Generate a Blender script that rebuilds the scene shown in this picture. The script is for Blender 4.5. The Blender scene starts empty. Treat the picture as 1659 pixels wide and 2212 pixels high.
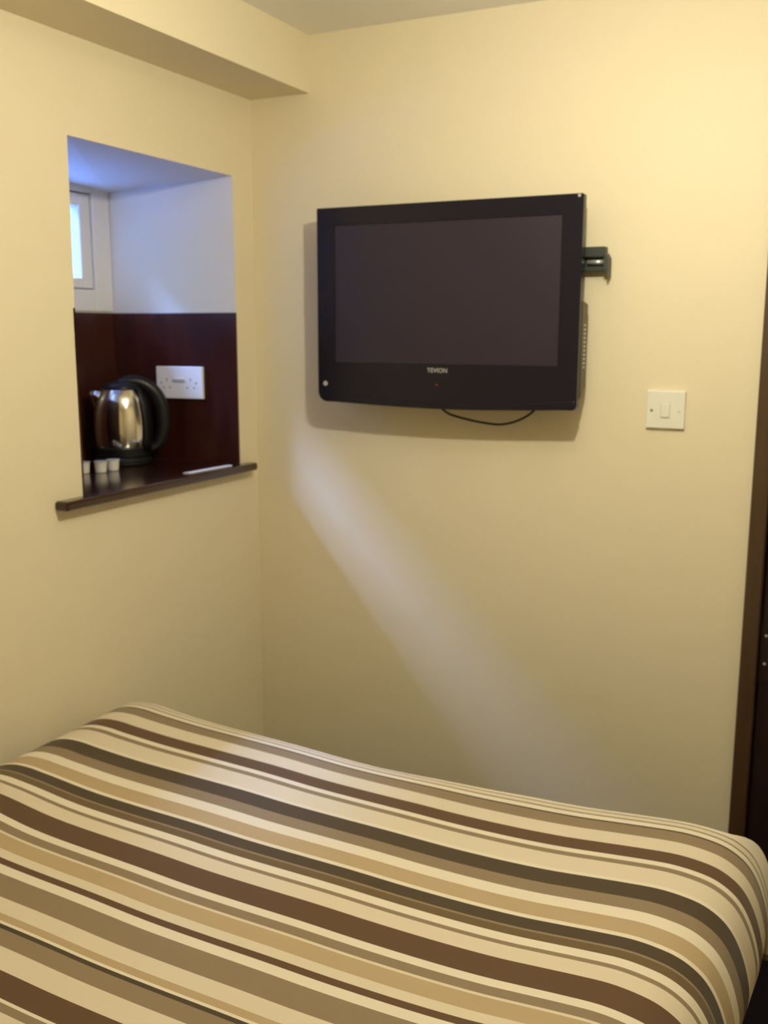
import bpy, bmesh, math
from mathutils import Vector, Matrix

scene = bpy.context.scene
C = scene.collection

# ------------------------------------------------------------------ camera
cam_d = bpy.data.cameras.new('camera')
cam = bpy.data.objects.new('camera', cam_d)
C.objects.link(cam)
R = [(0.89677605, 0.44247962, 0.00212291), (-0.08139381, 0.16024169, 0.98371624), (-0.43493421, 0.88234596, -0.17971601)]
m = Matrix.Identity(4)
for i in range(3):
    m[i][0], m[i][1], m[i][2] = R[0][i], R[1][i], -R[2][i]
m.translation = Vector((1.5445, -2.3317, 1.5))
cam.matrix_world = m
cam_d.sensor_fit = 'VERTICAL'
cam_d.sensor_height = 36.0
cam_d.sensor_width = 27.0
cam_d.lens = 2150.37 / 2212 * 36
cam_d.clip_start = 0.02
cam_d.dof.use_dof = True
cam_d.dof.focus_distance = 1.2
cam_d.dof.aperture_fstop = 6.3
scene.camera = cam

# ------------------------------------------------------------------ world, light, exposure
SKY = 215.0
LAMP = 27.0
world = bpy.data.worlds.new('sky')
scene.world = world
world.use_nodes = True
bg = world.node_tree.nodes['Background']
wt = world.node_tree
g_tc = wt.nodes.new('ShaderNodeTexCoord'); g_sp = wt.nodes.new('ShaderNodeSeparateXYZ'); g_rp = wt.nodes.new('ShaderNodeValToRGB')
g_rp.color_ramp.elements[0].position = 0.0; g_rp.color_ramp.elements[0].color = (0.33, 0.47, 1.0, 1)
g_rp.color_ramp.elements[1].position = 1.0; g_rp.color_ramp.elements[1].color = (0.27, 0.42, 1.0, 1)
wt.links.new(g_tc.outputs['Generated'], g_sp.inputs[0]); wt.links.new(g_sp.outputs[2], g_rp.inputs[0]); wt.links.new(g_rp.outputs[0], bg.inputs['Color'])
world.cycles.sampling_method = 'MANUAL'
world.cycles.sample_map_resolution = 512
bg.inputs['Strength'].default_value = SKY

lamp_d = bpy.data.lights.new('ceiling_bulb', 'POINT')
lamp_d.energy = LAMP
lamp_d.color = (1.0, 0.935, 0.69)
lamp_d.shadow_soft_size = 0.02
lamp = bpy.data.objects.new('ceiling_bulb', lamp_d)
lamp.location = (1.15, -1.0, 2.03)
C.objects.link(lamp)

por_d = bpy.data.lights.new('window_portal', 'AREA')   # sampling aid on the window opening
por_d.shape = 'RECTANGLE'
por_d.size = 0.20
por_d.size_y = 0.34
por_d.cycles.is_portal = True
por = bpy.data.objects.new('window_portal', por_d)
por.location = (-0.418, -0.388, 1.73)
por.rotation_euler = (0, math.radians(-90), 0)
C.objects.link(por)

scene.view_settings.view_transform = 'Standard'
scene.view_settings.look = 'None'
scene.view_settings.gamma = 1
scene.view_settings.use_curve_mapping = False
scene.view_settings.exposure = 0.0

# ------------------------------------------------------------------ helpers
def mat(name, col, rough=0.6, metal=0.0, spec=0.5, noise=0.0, nscale=40, bump=0.0, bscale=200, coat=0.0, emit=None):
    mt = bpy.data.materials.new(name)
    mt.use_nodes = True
    nt = mt.node_tree
    b = nt.nodes['Principled BSDF']
    b.inputs['Base Color'].default_value = (*col, 1)
    b.inputs['Roughness'].default_value = rough
    b.inputs['Metallic'].default_value = metal
    b.inputs['Specular IOR Level'].default_value = spec
    b.inputs['Coat Weight'].default_value = coat
    tc = nt.nodes.new('ShaderNodeTexCoord')
    if noise:
        n = nt.nodes.new('ShaderNodeTexNoise'); n.inputs['Scale'].default_value = nscale
        n.inputs['Detail'].default_value = 4
        nt.links.new(tc.outputs['Object'], n.inputs['Vector'])
        mx = nt.nodes.new('ShaderNodeMix'); mx.data_type = 'RGBA'
        mx.inputs[6].default_value = (*[c * (1 - noise) for c in col], 1)
        mx.inputs[7].default_value = (*[min(1, c * (1 + noise)) for c in col], 1)
        nt.links.new(n.outputs['Fac'], mx.inputs[0])
        nt.links.new(mx.outputs[2], b.inputs['Base Color'])
    if bump:
        n2 = nt.nodes.new('ShaderNodeTexNoise'); n2.inputs['Scale'].default_value = bscale
        n2.inputs['Detail'].default_value = 3
        nt.links.new(tc.outputs['Object'], n2.inputs['Vector'])
        bp = nt.nodes.new('ShaderNodeBump'); bp.inputs['Strength'].default_value = bump
        bp.inputs['Distance'].default_value = 0.002
        nt.links.new(n2.outputs['Fac'], bp.inputs['Height'])
        nt.links.new(bp.outputs['Normal'], b.inputs['Normal'])
    if emit:
        b.inputs['Emission Color'].default_value = (*emit[0], 1)
        b.inputs['Emission Strength'].default_value = emit[1]
    return mt

def wood(name, dark, light, rough=0.3, scale=(3, 3, 30), coat=0.3):
    mt = mat(name, dark, rough, coat=coat)
    nt = mt.node_tree; b = nt.nodes['Principled BSDF']
    b.inputs['Coat Roughness'].default_value = 0.12
    tc = nt.nodes.new('ShaderNodeTexCoord')
    mp = nt.nodes.new('ShaderNodeMapping'); mp.inputs['Scale'].default_value = scale
    n = nt.nodes.new('ShaderNodeTexNoise'); n.inputs['Scale'].default_value = 3; n.inputs['Detail'].default_value = 6
    n.inputs['Distortion'].default_value = 0.6
    r = nt.nodes.new('ShaderNodeValToRGB')
    r.color_ramp.elements[0].color = (*dark, 1); r.color_ramp.elements[0].position = 0.35
    r.color_ramp.elements[1].color = (*light, 1); r.color_ramp.elements[1].position = 0.7
    nt.links.new(tc.outputs['Object'], mp.inputs[0]); nt.links.new(mp.outputs[0], n.inputs['Vector'])
    nt.links.new(n.outputs['Fac'], r.inputs[0]); nt.links.new(r.outputs[0], b.inputs['Base Color'])
    return mt

def obj(name, bm, mt, parent=None, smooth=False, bevel=0, seg=2, angle=35, label=None):
    me = bpy.data.meshes.new(name)
    bmesh.ops.recalc_face_normals(bm, faces=bm.faces)
    bm.to_mesh(me); bm.free()
    o = bpy.data.objects.new(name, me)
    C.objects.link(o)
    if label: o['label'] = label
    for x in (mt if isinstance(mt, (list, tuple)) else [mt]):
        me.materials.append(x)
    if parent is not None:
        o.parent = parent
        o.matrix_parent_inverse = Matrix.Translation(parent.location).inverted() if not parent.rotation_euler.z else parent.matrix_basis.inverted()
    if smooth:
        me.polygons.foreach_set('use_smooth', [True] * len(me.polygons))
    if bevel:
        bv = o.modifiers.new('bevel', 'BEVEL'); bv.width = bevel; bv.segments = seg
        bv.limit_method = 'ANGLE'; bv.angle_limit = math.radians(angle)
    return o

def tag(o, label=None, cat=None, group=None, kind=None):
    if label: o['label'] = label
    if cat: o['category'] = cat
    if group: o['group'] = group
    if kind: o['kind'] = kind
    return o

def empty(name, loc, label, cat, group=None):
    o = bpy.data.objects.new(name, None)
    o.location = loc
    o.empty_display_size = 0.05
    C.objects.link(o)
    return tag(o, label, cat, group)

def box(bm, x0, x1, y0, y1, z0, z1, M=None):
    vs = [bm.verts.new(M @ Vector(p) if M else Vector(p)) for p in
          [(x0, y0, z0), (x1, y0, z0), (x1, y1, z0), (x0, y1, z0), (x0, y0, z1), (x1, y0, z1), (x1, y1, z1), (x0, y1, z1)]]
    for f in [(0, 3, 2, 1), (4, 5, 6, 7), (0, 1, 5, 4), (1, 2, 6, 5), (2, 3, 7, 6), (3, 0, 4, 7)]:
        bm.faces.new([vs[i] for i in f])
    return vs

def bx(*a, M=None):
    bm = bmesh.new(); box(bm, *a, M=M); return bm

def quad(bm, a, b, c, d):
    return bm.faces.new([bm.verts.new(Vector(p)) for p in (a, b, c, d)])

def prism(bm, poly, h0, h1, axis):
    """extrude a closed 2D polygon along axis between h0 and h1"""
    def P(p, h):
        if axis == 'y': return Vector((p[0], h, p[1]))
        if axis == 'x': return Vector((h, p[0], p[1]))
        return Vector((p[0], p[1], h))
    a = [bm.verts.new(P(p, h0)) for p in poly]
    b = [bm.verts.new(P(p, h1)) for p in poly]
    bm.faces.new(a); bm.faces.new(b[::-1])
    n = len(poly)
    for i in range(n):
        bm.faces.new((a[i], b[i], b[(i + 1) % n], a[(i + 1) % n]))

def roundrect(x0, x1, z0, z1, rs, n=8):
    """corner radii order: bl, br, tr, tl"""
    out = []
    cs = [(x0, z0, 180), (x1, z0, 270), (x1, z1, 0), (x0, z1, 90)]
    for (cx, cz, a0), r in zip(cs, rs):
        if r <= 0:
            out.append((cx, cz)); continue
        ox = cx + (r if cx == x0 else -r); oz = cz + (r if cz == z0 else -r)
        for k in range(n + 1):
            a = math.radians(a0 + 90 * k / n)
            out.append((ox + r * math.cos(a), oz + r * math.sin(a)))
    return out

def tube(bm, pts, r, n=10, caps=True):
    pts = [Vector(p) for p in pts]
    rings = []
    up = Vector((0, 0, 1))
    for i, p in enumerate(pts):
        t = (pts[min(i + 1, len(pts) - 1)] - pts[max(i - 1, 0)]).normalized()
        a = t.cross(up)
        if a.length < 1e-3: a = t.cross(Vector((0, 1, 0)))
        a.normalize(); b = t.cross(a)
        rr = r[i] if isinstance(r, (list, tuple)) else r
        rings.append([bm.verts.new(p + rr * (math.cos(2 * math.pi * k / n) * a + math.sin(2 * math.pi * k / n) * b)) for k in range(n)])
    for u, v in zip(rings, rings[1:]):
        for k in range(n):
            bm.faces.new((u[k], u[(k + 1) % n], v[(k + 1) % n], v[k]))
    if caps:
        bm.faces.new(rings[0][::-1]); bm.faces.new(rings[-1])

def lathe(bm, prof, c, n=48, cap0=True, cap1=True):
    rings = []
    for r, z in prof:
        rings.append([bm.verts.new(Vector(c) + Vector((r * math.cos(2 * math.pi * k / n), r * math.sin(2 * math.pi * k / n), z))) for k in range(n)])
    for u, v in zip(rings, rings[1:]):
        for k in range(n):
            bm.faces.new((u[k], u[(k + 1) % n], v[(k + 1) % n], v[k]))
    if cap0: bm.faces.new(rings[0][::-1])
    if cap1: bm.faces.new(rings[-1])

def spline(P, n=8):
    """Catmull-Rom through P"""
    P = [Vector(p) for p in P]
    Q = [2 * P[0] - P[1]] + P + [2 * P[-1] - P[-2]]
    out = []
    for i in range(1, len(Q) - 2):
        for k in range(n):
            t = k / n
            a, b, c, d = Q[i - 1], Q[i], Q[i + 1], Q[i + 2]
            out.append(0.5 * ((2 * b) + (c - a) * t + (2 * a - 5 * b + 4 * c - d) * t * t + (3 * b - a - 3 * c + d) * t ** 3))
    out.append(P[-1])
    return out

# ------------------------------------------------------------------ materials
WALL = (0.80, 0.71, 0.525)
m_wall = mat('cream_wall_paint', WALL, 0.55, spec=0.35, noise=0.02, nscale=3, bump=0.25, bscale=90)
m_ceil = mat('ceiling_paint', (0.90, 0.87, 0.81), 0.8, spec=0.2, noise=0.02, nscale=4, bump=0.2, bscale=90)
m_niche = mat('white_reveal_paint', (0.76, 0.75, 0.75), 0.6, spec=0.3, noise=0.02, nscale=6, bump=0.2, bscale=90)
m_carpet = mat('dark_carpet', (0.010, 0.006, 0.007), 0.95, spec=0.1, noise=0.3, nscale=300, bump=0.6, bscale=600)
m_mahog = wood('mahogany_panel', (0.028, 0.0055, 0.0035), (0.055, 0.012, 0.007), 0.32, (6, 6, 1.0), 0.25)
m_sill = wood('mahogany_sill', (0.022, 0.006, 0.004), (0.045, 0.013, 0.008), 0.22, (8, 1.0, 8), 0.5)
m_upvc = mat('window_upvc', (0.80, 0.79, 0.76), 0.35)
m_gasket = mat('window_gasket', (0.05, 0.05, 0.055), 0.7)
m_frame = wood('door_frame_wood', (0.058, 0.031, 0.014), (0.085, 0.044, 0.020), 0.4, (10, 10, 1), 0.1)
m_door = wood('door_dark_wood', (0.016, 0.006, 0.006), (0.026, 0.009, 0.008), 0.45, (10, 10, 1), 0.05)
m_tvgloss = mat('television_gloss', (0.011, 0.009, 0.018), 0.25, spec=0.28)
m_tvmat = mat('television_matt', (0.10, 0.085, 0.055), 0.45)
m_screen = mat('television_screen', (0.022, 0.014, 0.032), 0.40, spec=0.5)
m_silver = mat('silver_print', (0.6, 0.6, 0.6), 0.35, metal=0.4)
m_white = mat('white_plastic', (0.82, 0.80, 0.74), 0.35)
m_whiteb = mat('white_plastic_edge', (0.66, 0.64, 0.58), 0.4)
m_socket = mat('socket_plastic', (0.86, 0.86, 0.88), 0.35)
m_dark = mat('dark_hole', (0.02, 0.018, 0.015), 0.6)
m_grey = mat('faint_grey_print', (0.36, 0.36, 0.42), 0.6)
m_screw = mat('brass_screw', (0.25, 0.2, 0.1), 0.4, metal=0.6)
m_steel = mat('polished_steel', (0.80, 0.76, 0.70), 0.10, metal=1.0)
m_black = mat('black_plastic', (0.010, 0.010, 0.012), 0.36, spec=0.35)
m_brk = mat('bracket_powder_coat', (0.035, 0.042, 0.036), 0.45)
m_chrome = mat('bracket_chrome', (0.85, 0.85, 0.85), 0.2, metal=0.7)
m_led = mat('standby_light', (0.25, 0.02, 0.04), 0.4, emit=((1, 0.05, 0.12), 0.05))
m_milk = mat('milk_pot_plastic', (0.84, 0.80, 0.76), 0.4)
m_foil = mat('milk_pot_foil', (0.75, 0.76, 0.80), 0.3, metal=0.3)
m_paper = mat('sachet_paper', (0.85, 0.84, 0.88), 0.6)
m_matt = mat('mattress_ticking', (0.7, 0.66, 0.58), 0.9, noise=0.05, nscale=60)
m_base = mat('divan_fabric', (0.02, 0.014, 0.012), 0.9, noise=0.2, nscale=200)
m_skyblock = mat('sky_blocker', (0.012, 0.040, 0.034), 0.85, noise=0.05, nscale=5)  # dark colour of the added surfaces that block sky light
m_bounce = mat('bounce_ground', (0.16, 0.20, 0.30), 0.85, noise=0.05, nscale=5)  # pale blue so the added ground bounces bluish light upward
m_bulb = mat('lamp_fitting', (0.8, 0.78, 0.72), 0.4)

# ------------------------------------------------------------------ room shell
H = 2.2345
XR, YB = 2.45, -2.85
NT, NB = 1.895, 1.142          # niche top, sill top
D = 0.39                       # niche depth
TH = 0.46                      # wall thickness

def struct(name, bm, mt, label=None, parent=None, **k):
    o = obj(name, bm, mt, parent, **k)
    o['kind'] = 'structure'
    if label: o['label'] = label
    return o

# left wall with the splayed niche
bm = bmesh.new()
yl_t, yl_b, yr_t, yr_b = -0.683, -0.692, -0.093, -0.086
f = lambda *p: bm.faces.new([bm.verts.new(Vector(q)) for q in p])
ZB = 1.118
# front face around opening
f((0, YB, 0), (0, yl_b, 0), (0, yl_b, ZB), (0, YB, ZB))
f((0, YB, ZB), (0, yl_b, ZB), (0, yl_t, NT), (0, YB, NT))
f((0, YB, NT), (0, yl_t, NT), (0, yl_t, H), (0, YB, H))
f((0, yl_b, 0), (0, yr_b, 0), (0, yr_b, ZB), (0, yl_b, ZB))
f((0, yl_t, NT), (0, yr_t, NT - .003), (0, yr_t, H), (0, yl_t, H))
f((0, yr_b, 0), (0, 0, 0), (0, 0, ZB), (0, yr_b, ZB))
f((0, yr_b, ZB), (0, 0, ZB), (0, 0, NT), (0, yr_t, NT - .003))
f((0, yr_t, NT - .003), (0, 0, NT), (0, 0, H), (0, yr_t, H))
bmesh.ops.remove_doubles(bm, verts=bm.verts, dist=1e-4)
# outside of the wall
yb_l, yb_r = -0.652, -0.124
zc_l, zc_r = 1.897, 1.868
wb, wt = 1.552, 1.868
X2 = -TH
f((X2, YB, 0), (X2, 0, 0), (X2, 0, wb), (X2, YB, wb))
f((X2, YB, wt), (X2, 0, wt), (X2, 0, H), (X2, YB, H))
f((X2, YB, wb), (X2, yb_l, wb), (X2, yb_l, wt), (X2, YB, wt))
f((X2, yb_r, wb), (X2, 0, wb), (X2, 0, wt), (X2, yb_r, wt))
f((0, YB, H), (0, 0, H), (X2, 0, H), (X2, YB, H))
wl = struct('wall_left', bm, m_wall, 'cream painted wall with the recessed niche')
# reveal of the niche (white)
bm = bmesh.new()
f((0, yr_b, ZB), (-D, yb_r, ZB), (-D, yb_r, zc_r), (0, yr_t, NT - .003))       # right side
f((0, yl_b, ZB), (-D, yb_l, ZB), (-D, yb_l, zc_l), (0, yl_t, NT))              # left side
f((0, yl_t, NT), (0, yr_t, NT - .003), (-D, yb_r, zc_r), (-D, yb_l, zc_l))     # ceiling
f((0, yl_b, ZB), (0, yr_b, ZB), (-D, yb_r, ZB), (-D, yb_l, ZB))                # floor
f((-D, yb_l, ZB), (-D, yb_r, ZB), (-D, yb_r, wb), (-D, yb_l, wb))              # back below window
f((-D, yb_l, wt), (-D, yb_r, wt), (-D, yb_r, zc_r + .02), (-D, yb_l, zc_l + .02))
# outer reveal between window and outside
f((-D, yb_l, wb), (-D, yb_r, wb), (X2, yb_r, wb), (X2, yb_l, wb))
f((-D, yb_l, wt), (-D, yb_r, wt), (X2, yb_r, wt), (X2, yb_l, wt))
f((-D, yb_l, wb), (-D, yb_l, wt), (X2, yb_l, wt), (X2, yb_l, wb))
f((-D, yb_r, wb), (-D, yb_r, wt), (X2, yb_r, wt), (X2, yb_r, wb))
struct('niche_reveal', bm, m_niche, parent=wl, label='white painted reveal of the niche')

# wall behind the television, with the doorway at its right
DX0, DX1, DZ = 1.345, 2.13, 2.02
bm = bmesh.new()
f((0, 0, 0), (DX0, 0, 0), (DX0, 0, H), (0, 0, H))
f((DX0, 0, DZ), (DX1, 0, DZ), (DX1, 0, H), (DX0, 0, H))
f((DX1, 0, 0), (XR, 0, 0), (XR, 0, H), (DX1, 0, H))
f((DX0, 0, 0), (DX0, 0.12, 0), (DX0, 0.12, DZ), (DX0, 0, DZ))
f((DX1, 0, 0), (DX1, 0.12, 0), (DX1, 0.12, DZ), (DX1, 0, DZ))
f((DX0, 0, DZ), (DX0, 0.12, DZ), (DX1, 0.12, DZ), (DX1, 0, DZ))
f((-TH, 0.12, 0), (XR, 0.12, 0), (XR, 0.12, H), (-TH, 0.12, H))
struct('wall_back', bm, m_wall, 'cream painted wall carrying the television')
struct('wall_right', bx(XR, XR + .1, YB, .12, 0, H), m_wall)
struct('wall_front', bx(-TH, XR, YB - .1, YB, 0, H), m_wall)
struct('floor', bx(-TH, XR, YB, .12, -.05, 0), m_carpet, 'dark carpeted floor')
struct('ceiling', bx(-TH, XR, YB, .12, H, H + .05), m_ceil, 'flat painted ceiling')
# boxed bulkhead along the top of the left wall
struct('trim_1', bx(0.0, 0.179, YB, 0, 2.095, H), m_wall, 'boxed-in cream bulkhead along the top of the left wall')

# niche joinery: sill and dark wood panels
bm = bmesh.new()
z0, z1 = 1.121, NB
poly = [(-D + .002, -0.648), (-D + .002, -0.128), (-.001, -0.089), (-.001, -0.05), (.034, -0.05), (.034, -0.777), (-.001, -0.777), (-.001, -0.689)]
prism(bm, poly, z0, z1, 'z')
o = struct('trim_2', bm, m_sill, 'glossy dark mahogany sill of the niche, overhanging the wall', bevel=.006, seg=3)
pt = 1.545
side_dir = Vector((-D, yb_r - yr_b, 0)).normalized()
side_n = Vector((side_dir.y, -side_dir.x, 0))
if side_n.y > 0: side_n = -side_n
bm = bmesh.new()
a = Vector((0.0, yr_b, 0)); b = Vector((-D, yb_r, 0))
prism(bm, [tuple(p.xy) for p in (a, b, b + .006 * side_n, a + .006 * side_n)], NB, pt, 'z')
pan = struct('trim_3', bm, m_mahog, 'dark mahogany panel lining the lower side of the niche', bevel=.0015)
struct('back_panel', bx(-D, -D + .006, yb_l + .002, yb_r - .004, NB, pt), m_mahog, parent=pan)
bm = bmesh.new()
prism(bm, [(0, yl_b), (-D, yb_l), (-D, yb_l + .006), (0, yl_b + .006)], NB, pt, 'z')
struct('left_panel', bm, m_mahog, parent=pan)

# window in the back of the niche
win = empty('window_1', (-D, -0.388, wb), 'small white framed window in the back of the niche', 'window')
del win['category']; win['kind'] = 'structure'
def ring(bm, x0, x1, ya, yb, za, zb, w):
    (wl_, wr_, wbm, wtp) = w
    box(bm, x0, x1, ya, ya + wl_, za, zb); box(bm, x0, x1, yb - wr_, yb, za, zb)
    box(bm, x0, x1, ya + wl_, yb - wr_, za, za + wbm); box(bm, x0, x1, ya + wl_, yb - wr_, zb - wtp, zb)
bm = bmesh.new(); ring(bm, -.43, -.385, yb_l, yb_r - .001, 1.548, 1.880, (.066, .066, .058, .022))
struct('frame', bm, m_upvc, parent=win, bevel=.003)
bm = bmesh.new(); ring(bm, -.428, -.392, -.584, -.1925, 1.6085, 1.856, (.042, .042, .028, .034))
struct('sash', bm, m_upvc, parent=win, bevel=.004)
bm = bmesh.new(); ring(bm, -.424, -.4, -.588, -.189, 1.604, 1.860, (.008, .008, .008, .008))
struct('gasket', bm, m_gasket, parent=win, label='dark rubber gap around the sash')
gm = bpy.data.materials.new('window_glass'); gm.use_nodes = True
nt = gm.node_tree; nt.nodes.clear()
out = nt.nodes.new('ShaderNodeOutputMaterial'); tr = nt.nodes.new('ShaderNodeBsdfTransparent'); gl = nt.nodes.new('ShaderNodeBsdfGlossy')
tr.inputs[0].default_value = (.92, .96, .97, 1); gl.inputs['Roughness'].default_value = .02
mx = nt.nodes.new('ShaderNodeMixShader'); mx.inputs[0].default_value = .07; nt.links.new(tr.outputs[0], mx.inputs[1]); nt.links.new(gl.outputs[0], mx.inputs[2]); nt.links.new(mx.outputs[0], out.inputs[0])
struct('pane', bx(-.412, -.408, -.545, -.232, 1.634, 1.824), gm, parent=win)

# doorway at the right
door = empty('door_1', (DX0, 0, 0), 'dark wooden door in a narrow brown frame at the right edge', 'door')
del door['category']; door['kind'] = 'structure'
bm = bmesh.new()
box(bm, DX0 - .034, DX0 + .002, -.012, .09, 0, DZ + .034)
box(bm, DX1 - .002, DX1 + .034, -.012, .09, 0, DZ + .034)
box(bm, DX0 + .002, DX1 - .002, -.012, .09, DZ - .002, DZ + .034)
struct('door_frame', bm, m_frame, parent=door, bevel=.004, label='mid brown door frame')
bm = bmesh.new(); box(bm, DX0 + .004, DX1 + .003, .03, .07, .005, DZ - .004)
struct('door_leaf', bm, m_door, parent=door, bevel=.002, label='almost black door leaf')
hb = bmesh.new(); box(hb, DX0 + .004, DX0 + .03, .025, .031, .70, .84)
hg = struct('hinge', hb, m_door, parent=door)
for z in (.745, .812):
    bm = bmesh.new(); lathe(bm, [(.0035, 0), (.0025, .0018)], (0, 0, 0), 12)
    bmesh.ops.rotate(bm, verts=bm.verts, cent=(0, 0, 0), matrix=Matrix.Rotation(math.radians(90), 3, 'X'))
    bmesh.ops.translate(bm, verts=bm.verts, vec=(DX0 + .016, .0245, z))
    s = struct('hinge_screw', bm, m_silver, parent=hg)
bm = bmesh.new(); tube(bm, spline([(DX1 - .07, .03, 1.0), (DX1 - .07, -.02, 1.0), (DX1 - .10, -.03, 1.0), (DX1 - .18, -.03, 1.0)], 5), .009, 12)
struct('door_handle', bm, m_screw, parent=door, smooth=True)

# outside: added surfaces that shape the sky light entering the window
struct('trim_4', bx(-3.2, -TH, -3.2, 3.2, 0.9, 1.0), m_bounce, 'ground slab added outside, pale blue to bounce sky light into the niche')  # added reflector below the window, brightens the niche ceiling
struct('trim_5', bx(-3.4, -3.2, -6, 6, 0.9, 1.74 + .93 * 2.8), m_skyblock, 'wall added outside the small window to block the low sky')  # added blocker, its top is the lower limit of the sky gap
struct('trim_6', bx(-1.41, -TH, -6, 6, 1.74 + 1.25, 1.74 + 1.25 + .2), m_skyblock, 'unseen overhang added above the small window to block steep sky light')  # added blocker, its outer edge is the upper limit of the sky gap

struct('trim_7', bx(-3.2, -TH, -2.9, -2.7, 0.9, 4.4), m_skyblock, 'unseen end wall added outside to cut sideways sky light')  # added blocker, weakens the bright patch on the niche side

# ------------------------------------------------------------------ television
tv = empty('television', (0.594, 0, 1.31), 'glossy black flat television on the wall between niche and light switch', 'television')
X0, X1, Z0, Z1, YF = 0.256, 0.932, 1.320, 1.797, -0.100
bm = bmesh.new()
outer = roundrect(X0, X1, Z0, Z1, (.026, .012, .004, .003))
sx0, sx1, sz0, sz1 = .305, .884, 1.420, 1.754
# front bezel as a ring around the screen opening
inner = [(sx0, sz0), (sx1, sz0), (sx1, sz1), (sx0, sz1)]
def bez(bm, y):
    return [bm.verts.new((p[0], y, p[1])) for p in outer], [bm.verts.new((p[0], y, p[1])) for p in inner]
of, inf = bez(bm, YF)
ob = [bm.verts.new((p[0], -.078, p[1])) for p in outer]
ib = [bm.verts.new((p[0], YF + .004, p[1])) for p in inner]
n = len(outer)
for i in range(n): bm.faces.new((of[i], of[(i + 1) % n], ob[(i + 1) % n], ob[i]))
bm.faces.new(ob)
for i in range(4): bm.faces.new((inf[i], inf[(i + 1) % 4], ib[(i + 1) % 4], ib[i]))
ed = [bm.edges.get((of[i], of[(i + 1) % n])) for i in range(n)] + [bm.edges.get((inf[i], inf[(i + 1) % 4])) for i in range(4)]
bmesh.ops.triangle_fill(bm, edges=ed, use_beauty=True)
obj('bezel', bm, m_tvgloss, tv, bevel=.002, seg=2, angle=50)
obj('screen', bx(sx0, sx1, YF + .003, YF + .006, sz0, sz1), m_screen, tv)
# curved lip under the screen
bm = bmesh.new()
lo = []; hi = []
for k in range(25):
    t = k / 24; x = X0 + .028 + (X1 - X0 - .031) * t
    dip = math.sin(math.pi * t)
    hi.append((x, 1.342 - .016 * dip)); lo.append((x, 1.3215 - .0095 * dip))
prism(bm, hi + lo[::-1], YF - .006, YF + .012, 'y')
obj('lower_lip', bm, m_tvgloss, tv, bevel=.002, label='curved glossy lip along the bottom edge')
# back casing
bm = bmesh.new()
pf = [(X0 + .02, 1.335), (X0 + .05, 1.325), (X1 - .018, 1.325), (X1 + .003, 1.345), (X1 + .003, 1.566), (X0 + .01, 1.566)]
pb = [(X0 + .04, 1.36), (X0 + .06, 1.345), (X1 - .03, 1.345), (X1 + .003, 1.372), (X1 + .003, 1.56), (X0 + .03, 1.56)]
A = [bm.verts.new((p[0], -.079, p[1])) for p in pf]; B = [bm.verts.new((p[0], -.040, p[1])) for p in pb]
bm.faces.new(A); bm.faces.new(B[::-1])
for i in range(6): bm.faces.new((A[i], B[i], B[(i + 1) % 6], A[(i + 1) % 6]))
cs = obj('back_casing', bm, m_tvmat, tv, bevel=.003)
for k in range(11):
    z = 1.415 + k * .0095
    obj('vent_slot', bx(X1 + .001, X1 + .0042, -.070, -.057, z, z + .004), m_silver, cs)
obj('back_panel', bx(X0 + .05, X1 - .05, -.079, -.062, 1.56, 1.76), m_tvmat, tv, bevel=.004)
# maker's name
td = bpy.data.curves.new('lettering', 'FONT'); td.body = 'TEVION'; td.size = .0150; td.extrude = .0004
td.align_x = 'CENTER'; td.space_character = 1.0
to = bpy.data.objects.new('maker_name', td); C.objects.link(to)
to.location = (.587, YF - .0006, 1.3995); to.rotation_euler = (math.radians(90), 0, 0)
bpy.context.view_layer.update()
dg = bpy.context.evaluated_depsgraph_get()
me = bpy.data.meshes.new_from_object(to.evaluated_get(dg)); mw = to.matrix_world.copy()
bpy.data.objects.remove(to)
w = max(v.co.x for v in me.vertices) - min(v.co.x for v in me.vertices)
S = Matrix.Diagonal((.052 / w, 1.0, 1, 1))
me.transform(mw @ S); me.materials.clear(); me.materials.append(m_silver)
lo_ = bpy.data.objects.new('maker_name', me); C.objects.link(lo_); lo_.parent = tv
lo_.matrix_parent_inverse = Matrix.Translation(tv.location).inverted()
lo_['label'] = 'silver lettering under the screen'
def disc(name, x, y, z, r, mt, parent, h=.0015, axis='Y', label=None, n=16):
    bm = bmesh.new(); lathe(bm, [(r, 0), (r, h * .6), (r * .8, h)], (0, 0, 0), n)
    if axis == 'Y':
        bmesh.ops.rotate(bm, verts=bm.verts, cent=(0, 0, 0), matrix=Matrix.Rotation(math.radians(90), 3, 'X'))
    bmesh.ops.translate(bm, verts=bm.verts, vec=(x, y, z))
    o = obj(name, bm, mt, parent)
    if label: o['label'] = label
    return o
disc('standby_light', .586, YF, 1.370, .0022, m_led, tv, label='faint red standby light')
disc('power_button', .277, YF, 1.366, .0062, m_silver, tv, label='small round silver button')
disc('corner_glint', .922, YF, 1.7925, .0035, m_silver, tv, label='tiny silver disc standing in for a glint in the top corner')  # highlight on the glossy corner, put in as a silver disc

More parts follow.
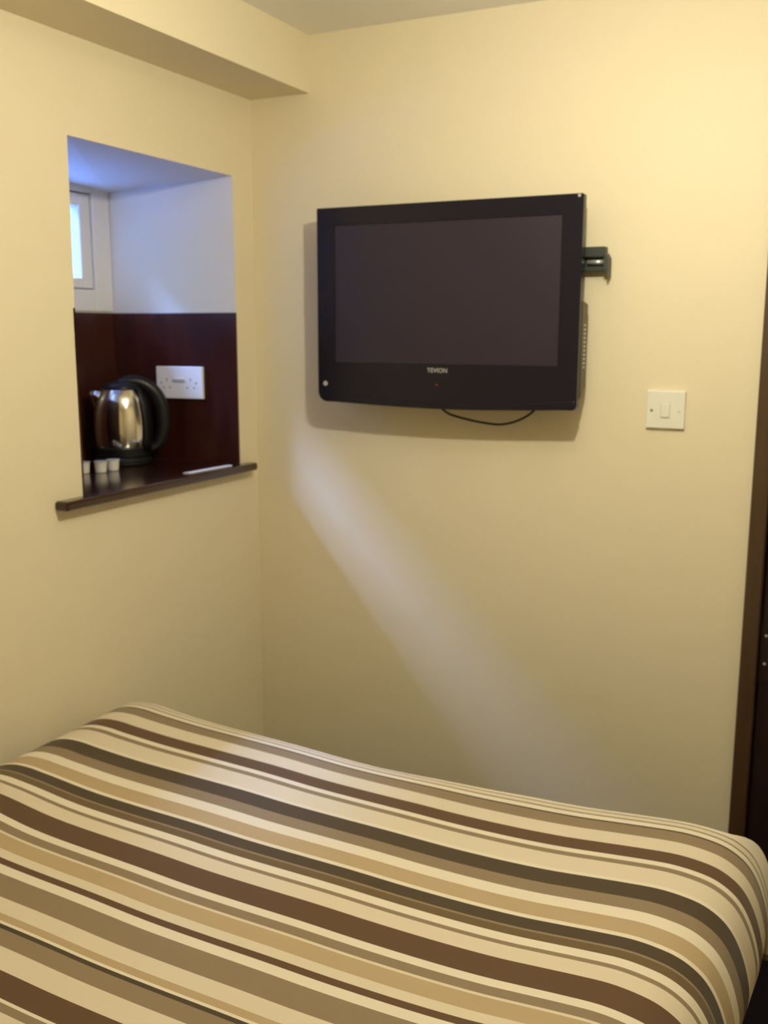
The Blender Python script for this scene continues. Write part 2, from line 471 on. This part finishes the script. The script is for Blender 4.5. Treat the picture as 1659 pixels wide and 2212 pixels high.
# wall bracket
br = empty('wall_bracket', (.75, 0, 1.66), 'dark metal wall bracket whose arm sticks out right of the television', 'bracket')
obj('wall_plate', bx(.66, .80, -.012, 0, 1.50, 1.70), m_brk, br, bevel=.002)
bm = bmesh.new(); box(bm, .62, .968, -.036, -.012, 1.664, 1.687)
obj('upper_rail', bm, m_brk, br, bevel=.002)
bm = bmesh.new(); box(bm, .62, .966, -.030, -.012, 1.633, 1.643)
obj('lower_rail', bm, m_brk, br, bevel=.002)
bm = bmesh.new(); box(bm, .62, .966, -.018, -.012, 1.643, 1.664)
obj('rail_web', bm, m_brk, br)
bm = bmesh.new(); tube(bm, [(.925, -.024, 1.6535), (.9665, -.024, 1.6535)], .0058, 12)
obj('chrome_tube', bm, m_chrome, br, smooth=True, label='bright chrome tube between the rails')
bm = bmesh.new(); prism(bm, [(.966, 1.632), (.972, 1.632), (.9735, 1.621), (.9765, 1.621), (.9765, 1.662), (.971, 1.672), (.966, 1.672)], -.042, -.010, 'y')
obj('end_hook', bm, m_brk, br, bevel=.001)
obj('mounting_plate', bx(.64, .84, -.062, -.036, 1.58, 1.74), m_brk, br, bevel=.002)

# cable hanging below the television
bm = bmesh.new()
tube(bm, spline([(.545, -.028, 1.350), (.567, -.036, 1.316), (.597, -.052, 1.298), (.640, -.05, 1.2865), (.690, -.05, 1.2785), (.735, -.05, 1.2765), (.778, -.05, 1.288), (.812, -.040, 1.311), (.835, -.028, 1.350)], 6), .0028, 10)
o = obj('power_cable', bm, m_black, None, smooth=True)
tag(o, 'thin black cable looping below the television', 'cable')

# ------------------------------------------------------------------ light switch
sw = obj('light_switch', bx(1.071, 1.157, -.0095, 0, 1.280, 1.366), m_white, bevel=.002)
tag(sw, 'square white light switch on the cream wall right of the television', 'light switch')
bm = bmesh.new(); box(bm, 1.1045, 1.1235, -.0125, -.009, 1.3055, 1.337)
obj('rocker', bm, m_white, sw, bevel=.0012)
bm = bmesh.new(); ring2 = roundrect(1.103, 1.125, 1.304, 1.3385, (.001,) * 4, 2)
prism(bm, ring2, -.0097, -.009, 'y'); obj('rocker_gap', bm, m_whiteb, sw)
disc('screw_hole', 1.083, -.0092, 1.3205, .0032, m_screw, sw, .0008, label='dark uncovered screw')
disc('screw_cap', 1.1445, -.0092, 1.3190, .0030, m_whiteb, sw, .0008)

# ------------------------------------------------------------------ double socket on the niche side
ang = math.atan2(yr_b - yb_r, D)      # side wall direction
Ms = Matrix.Translation(Vector((-0.173, yr_b + (-0.173) / D * (yr_b - yb_r) - .006, 1.3575))) @ Matrix.Rotation(ang, 4, 'Z')
def sbox(x0, x1, z0, z1, y0, y1): return bx(x0, x1, y0, y1, z0, z1, M=Ms)
so = obj('power_socket', sbox(-.073, .073, -.0435, .0435, -.010, -.0003), m_socket, bevel=.002)
tag(so, 'white double power socket on the dark panel beside the kettle', 'socket')
for x in (-.0165, .0005):
    obj('rocker', sbox(x, x + .014, .001, .0125, -.0125, -.0095), m_socket, so, bevel=.001)
obj('switch_print', sbox(-.020, .0175, .0035, .0085, -.0129, -.0094), m_grey, so)
for fx, fz, w_, h_ in ((.743, .41, .0038, .0075), (.67, .655, .006, .004), (.82, .655, .006, .004), (.23, .41, .0038, .0075), (.16, .655, .006, .004), (.30, .655, .006, .004)):
    x = -.073 + .146 * fx; z = .0435 - .087 * fz
    obj('pin_hole', sbox(x - w_ / 2, x + w_ / 2, z - h_ / 2, z + h_ / 2, -.0104, -.0095), m_grey, so)
for fx in (.864, .107):
    x = -.073 + .146 * fx
    bm = bmesh.new(); lathe(bm, [(.003, 0), (.003, .001)], (0, 0, 0), 12)
    bmesh.ops.transform(bm, matrix=Ms @ Matrix.Translation((x, -.0098, -.001)) @ Matrix.Rotation(math.radians(90), 4, 'X'), verts=bm.verts)
    obj('screw', bm, m_grey, so)

# ------------------------------------------------------------------ kettle
KC = Vector((-.277, -.236, NB))
st = obj('kettle_stand', (lambda b: (lathe(b, [(.066, 0), (.075, .003), (.076, .016), (.070, .022)], KC), b)[1])(bmesh.new()), m_black, smooth=False, bevel=.001)
tag(st, 'round black power base under the kettle', 'kettle base')
kt = empty('kettle', KC + Vector((0, 0, .0225)), 'polished steel jug kettle with black handle in the niche', 'kettle')
hd = Vector((.76, .65, 0)).normalized()        # handle side
zb = .0225
bm = bmesh.new()
prof = [(.068, .048), (.0705, .050), (.073, .065), (.0745, .085), (.0745, .11), (.0725, .135), (.068, .160), (.061, .182), (.051, .199), (.047, .204)]
P = spline([(r, 0, z) for r, z in prof], 3)
lathe(bm, [(p.x, p.z) for p in P], KC, 64, True, True)
obj('body', bm, m_steel, kt, smooth=True, label='mirror-polished steel body')
bm = bmesh.new(); lathe(bm, [(.068, zb), (.071, zb + .002), (.0725, .046), (.070, .052), (.060, .052)], KC, 64)
obj('lower_collar', bm, m_black, kt, smooth=False, bevel=.001)
bm = bmesh.new(); lathe(bm, [(.050, .199), (.051, .205), (.046, .213), (.030, .219), (.010, .221)], KC, 48)
obj('lid', bm, m_black, kt, smooth=True)
# spout
bm = bmesh.new()
sd = -hd; side = Vector((-hd.y, hd.x, 0))
secs = []
for r0, z, w_ in ((.060, .140, .012), (.070, .163, .017), (.073, .182, .017), (.077, .1965, .012)):
    c = KC + sd * r0 + Vector((0, 0, z))
    secs.append([c - side * w_ - sd * .026, c - side * w_ * .75, c + sd * .006, c + side * w_ * .75, c + side * w_ - sd * .026])
vs = [[bm.verts.new(p) for p in s] for s in secs]
for u, v in zip(vs, vs[1:]):
    for k in range(4): bm.faces.new((u[k], u[k + 1], v[k + 1], v[k]))
o = obj('spout', bm, m_steel, kt, smooth=True)
sm = o.modifiers.new('solid', 'SOLIDIFY'); sm.thickness = .0015
# handle: broad black D-shaped grip
bm = bmesh.new()
path = spline([KC + hd * a_ + Vector((0, 0, b_)) for a_, b_ in ((-.010, .214), (.025, .222), (.058, .215), (.087, .192), (.104, .158), (.109, .120), (.105, .082), (.092, .052), (.068, .040))], 6)
rings = []
for i, p in enumerate(path):
    t = (path[min(i + 1, len(path) - 1)] - path[max(i - 1, 0)]).normalized()
    nrm = side.cross(t).normalized()
    frac = i / (len(path) - 1)
    wd = .018 - .003 * frac; th = .0125 + .0075 * math.sin(math.pi * frac)
    rings.append([bm.verts.new(p + side * wd * math.cos(q) + nrm * th * math.sin(q)) for q in [2 * math.pi * k / 14 for k in range(14)]])
for u, v in zip(rings, rings[1:]):
    for k in range(14): bm.faces.new((u[k], u[(k + 1) % 14], v[(k + 1) % 14], v[k]))
bm.faces.new(rings[0][::-1]); bm.faces.new(rings[-1])
obj('handle', bm, m_black, kt, smooth=True, label='broad black handle')
bm = bmesh.new()      # black backing that carries the handle on the body
A = []
for z in (.036, .08, .12, .16, .19, .205):
    rr = {.036: .070, .08: .075, .12: .0750, .16: .069, .19: .058, .205: .049}[z]
    A.append([bm.verts.new(KC + Vector((rr * 1.02 * math.cos(q), rr * 1.02 * math.sin(q), z))) for q in [math.atan2(hd.y, hd.x) + math.radians(d) for d in range(-42, 43, 7)]])
for u, v in zip(A, A[1:]):
    for k in range(len(u) - 1): bm.faces.new((u[k], u[k + 1], v[k + 1], v[k]))
o = obj('handle_mount', bm, m_black, kt, smooth=True)
sm = o.modifiers.new('solid', 'SOLIDIFY'); sm.thickness = .004; sm.offset = 1

# ------------------------------------------------------------------ milk pots and paper
def milk_pot(x, y, rz, label, tall=.0):
    o_ = bmesh.new(); lathe(o_, [(.0125, 0), (.0140, .002), (.0158, .026), (.0158, .0275)], (x, y, NB), 20)
    p = obj('milk_pot', o_, m_milk, smooth=False, bevel=.0008)
    tag(p, label, 'milk pot', 'milk pots in front of the kettle')
    b2 = bmesh.new(); lathe(b2, [(.0175, .0275), (.0175, .0290), (.0160, .0295)], (x, y, NB), 20)
    obj('foil_lid', b2, m_foil, p)
    return p
milk_pot(-.240, -.430, 0, 'white milk portion pot nearest the left edge of the niche')
milk_pot(-.212, -.398, 0, 'white milk portion pot in the middle of the row of three')
milk_pot(-.208, -.357, 0, 'white milk portion pot of the row nearest the kettle')

bm = bmesh.new()
prism(bm, [(-.016, -.318), (.004, -.314), (.017, -.148), (.008, -.140), (-.003, -.150)], NB + .0003, NB + .0022, 'z')
o = obj('paper_sachet', bm, m_paper, bevel=.0006)
tag(o, 'slim pale paper sachet lying along the front of the dark sill', 'sachet')

# ------------------------------------------------------------------ bed
BY0, BY1 = -2.62, -0.70
bed = empty('bed', (.745, -1.66, 0), 'double bed standing along the left wall under the striped bedspread', 'bed')
obj('divan_base', bx(.06, 1.35, BY0, BY1, .05, .33), m_base, bed, bevel=.01)
obj('mattress', bx(.075, 1.36, BY0, BY1, .331, .575), m_matt, bed, bevel=.04, seg=4)
for x in (.13, 1.28):
    for y in (BY0 + .08, BY1 - .08):
        bm = bmesh.new(); lathe(bm, [(.02, 0), (.025, .005), (.025, .05)], (x, y, 0), 16)
        obj('leg', bm, m_black, bed)

# bedspread: profile across (x,z) swept along y, with the foot end draped
PX = [(.030, .40), (.031, .50), (.034, .575), (.042, .620), (.060, .655), (.085, .671), (.12, .6795), (.16, .680), (.20, .676), (.30, .6685), (.42, .6635),
      (.54, .6590), (.65, .6530), (.75, .6505), (.85, .6490), (.95, .6465), (1.05, .6465), (1.13, .6490), (1.20, .6540), (1.26, .6585), (1.31, .6610),
      (1.35, .6580), (1.38, .6510), (1.405, .6370), (1.422, .6190), (1.436, .5930), (1.447, .5600), (1.453, .525), (1.449, .490), (1.437, .450), (1.422, .410), (1.412, .37)]
prof = spline([(x, 0, z) for x, z in PX], 4)
# along y: s arc length from the crest, y position, drop
QY = [(-2.66, .26), (-2.665, .16), (-2.65, .05), (-2.62, .012), (-2.57, 0.0)]
QY += [(-2.5 + i * .06, 0.0) for i in range(30)]
QY += [(-.72, .0), (-.695, .001), (-.672, .005), (-.652, .013), (-.636, .027), (-.626, .048), (-.620, .08), (-.617, .13), (-.615, .19), (-.614, .26)]
qp = spline([(0, y, -d) for y, d in QY], 3)
# arc length measured back from y = -0.72 crest so that v == y on the flat part
s = [0.0]
for a, b in zip(qp, qp[1:]): s.append(s[-1] + (b - a).length)
i0 = min(range(len(qp)), key=lambda i: abs(qp[i].y + .9))
off = qp[i0].y - s[i0]
bm = bmesh.new(); uvl = bm.loops.layers.uv.new('UVMap')
ztop = .66
def smax(a, b, k=.012):
    return max(a, b) + k * math.exp(-abs(a - b) / k) * .5
grid = []
for j, q in enumerate(qp):
    row = []
    for i, p in enumerate(prof):
        x, z = p.x, p.z
        dq = -q.z
        t = max(0., min(1., (x - 1.10) / .32))
        y = q.y
        foot = max(0., min(1., (y + .74) / .1))
        # far edge runs very slightly out of square, and the corner flares out
        y += foot * (-.012 + .024 * max(0., min(1., (x - .72) / .3)) + .008 * math.exp(-((x - .12) / .12) ** 2))
        zz = z
        dp = max(0., .661 - z) if x > 1.31 else (max(0., .6795 - z) if x < .12 else 0.)
        k_ = .012 if x < 1.38 else .004
        e_ = dq - dp
        zz = z - .5 * (e_ + math.sqrt(e_ * e_ + k_ * k_)) + .5 * (-dp + math.sqrt(dp * dp + k_ * k_))
        # side wall bows in under the edge less at the corner
        xx = x - .024 * max(0., min(1., (-y - .80) / .35)) * max(0., min(1., (x - 1.15) / .2))
        # corner flare
        fl = math.exp(-((x - 1.425) / .03) ** 2) * math.exp(-((q.y + .63) / .045) ** 2)
        y += .040 * fl; zz -= .016 * fl
        # long soft folds
        zz += .0022 * math.sin(y * 9 + x * 2.2) * math.sin(x * 5 + .6) * (1 if dq < .02 else .3)
        # near side of the bed is a little plumper by the wall
        zz += .012 * math.exp(-((x - .2) / .10) ** 2) * max(0., min(1., (-y - .95) / .25))
        row.append((bm.verts.new((xx, y, zz)), p, s[j] + off))
    grid.append(row)
for j in range(len(grid) - 1):
    for i in range(len(prof) - 1):
        c4 = [grid[j][i], grid[j][i + 1], grid[j + 1][i + 1], grid[j + 1][i]]
        fc = bm.faces.new([c[0] for c in c4])
        for lp, c in zip(fc.loops, c4): lp[uvl].uv = (c[1].x, c[2])
# stripe pattern: (y of the near end of the stripe, colour), listed away from the far end
CR, LT, TP, BR, DK, TN, OL = (.69, .60, .46), (.76, .68, .55), (.27, .20, .125), (.122, .068, .035), (.078, .054, .032), (.47, .35, .205), (.15, .10, .05)
stripes = [(-.40, 'TP'), (-.46, 'CR'), (-.50, 'BR'), (-.54, 'CR'), (-.575, 'TP'), (-.640, 'LT'), (-.668, 'LT'), (-.6715, 'TP'), (-.684, 'CR'), (-.6875, 'TP'), (-.7035, 'LT'), (-.7065, 'DK'), (-.737, 'TP'), (-.778, 'CR'), (-.817, 'BR'), (-.827, 'LT'), (-.8405, 'TP')]
core = [(-.888, 'CR'), (-.897, 'LT'), (-.937, 'DK'), (-.966, 'TP'), (-.993, 'LT'), (-1.029, 'TN'), (-1.039, 'LT'), (-1.068, 'DK'),
        (-1.073, 'TP'), (-1.088, 'OL'), (-1.107, 'LT'), (-1.118, 'TP'), (-1.15, 'CR'), (-1.196, 'BR'), (-1.212, 'LT'), (-1.229, 'TP'), (-1.236, 'CR'),
        (-1.266, 'TN'), (-1.285, 'CR'), (-1.298, 'BR'), (-1.317, 'LT'), (-1.362, 'TP'), (-1.39, 'CR'), (-1.404, 'TN'), (-1.409, 'LT'), (-1.416, 'DK'),
        (-1.445, 'TP'), (-1.481, 'CR'), (-1.52, 'BR'), (-1.527, 'LT'), (-1.538, 'TP')]
stripes += core
stripes += [(y - .703, c) for y, c in core] + [(y - 1.406, c) for y, c in core if y > -1.3]
cols = dict(CR=CR, LT=LT, TP=TP, BR=BR, DK=DK, TN=TN, OL=OL)
m_bed = mat('striped_bedspread', CR, 0.85, spec=0.2, bump=0.15, bscale=900)
nt = m_bed.node_tree; pb_ = nt.nodes['Principled BSDF']
pb_.inputs['Sheen Weight'].default_value = .15
uv = nt.nodes.new('ShaderNodeUVMap'); uv.uv_map = 'UVMap'
sp = nt.nodes.new('ShaderNodeSeparateXYZ'); nt.links.new(uv.outputs[0], sp.inputs[0])
prev = None
CH = 30
edge = 0.0                    # far edge (largest y) of the current chunk
for c0 in range(0, len(stripes), CH):
    chunk = stripes[c0:c0 + CH]
    far = 0.0 if c0 == 0 else stripes[c0 - 1][0]
    near = chunk[-1][0]
    mr = nt.nodes.new('ShaderNodeMapRange'); mr.inputs['From Min'].default_value = far; mr.inputs['From Max'].default_value = near
    nt.links.new(sp.outputs[1], mr.inputs[0])
    rp = nt.nodes.new('ShaderNodeValToRGB'); rp.color_ramp.interpolation = 'CONSTANT'
    el = rp.color_ramp.elements
    el[0].position = 0; el[0].color = (*cols[chunk[0][1]], 1)
    el.remove(el[1])
    st_ = far
    for k, (y, c) in enumerate(chunk[:-1]):
        e = el.new((y - far) / (near - far)); e.color = (*cols[chunk[k + 1][1]], 1)
    nt.links.new(mr.outputs[0], rp.inputs[0])
    if prev is None:
        prev = rp.outputs[0]
    else:
        lt = nt.nodes.new('ShaderNodeMath'); lt.operation = 'LESS_THAN'; lt.inputs[1].default_value = far
        nt.links.new(sp.outputs[1], lt.inputs[0])
        mx = nt.nodes.new('ShaderNodeMix'); mx.data_type = 'RGBA'
        nt.links.new(lt.outputs[0], mx.inputs[0]); nt.links.new(prev, mx.inputs[6]); nt.links.new(rp.outputs[0], mx.inputs[7])
        prev = mx.outputs[2]
nt.links.new(prev, pb_.inputs['Base Color'])
o = obj('bedspread', bm, m_bed, smooth=True)
tag(o, 'cream, taupe and brown striped bedspread covering the bed', 'bedspread')
sm = o.modifiers.new('solid', 'SOLIDIFY'); sm.thickness = .006; sm.offset = -1

# ------------------------------------------------------------------ ceiling lamp (above the frame)
lt_ = empty('pendant_lamp', (1.15, -1.0, H), 'plain pendant bulb hanging from the ceiling above the foot of the bed', 'lamp')
bm = bmesh.new(); lathe(bm, [(.045, H - .001), (.043, H - .02), (.012, H - .03)], (1.15, -1.0, 0), 24)
obj('ceiling_rose', bm, m_bulb, lt_)
bm = bmesh.new(); tube(bm, [(1.15, -1.0, H - .028), (1.15, -1.0, 2.125)], .003, 8)
obj('cord', bm, m_bulb, lt_)
bm = bmesh.new(); lathe(bm, [(.010, 2.13), (.018, 2.12), (.018, 2.085), (.013, 2.083)], (1.15, -1.0, 0), 20)
obj('lamp_holder', bm, m_bulb, lt_)
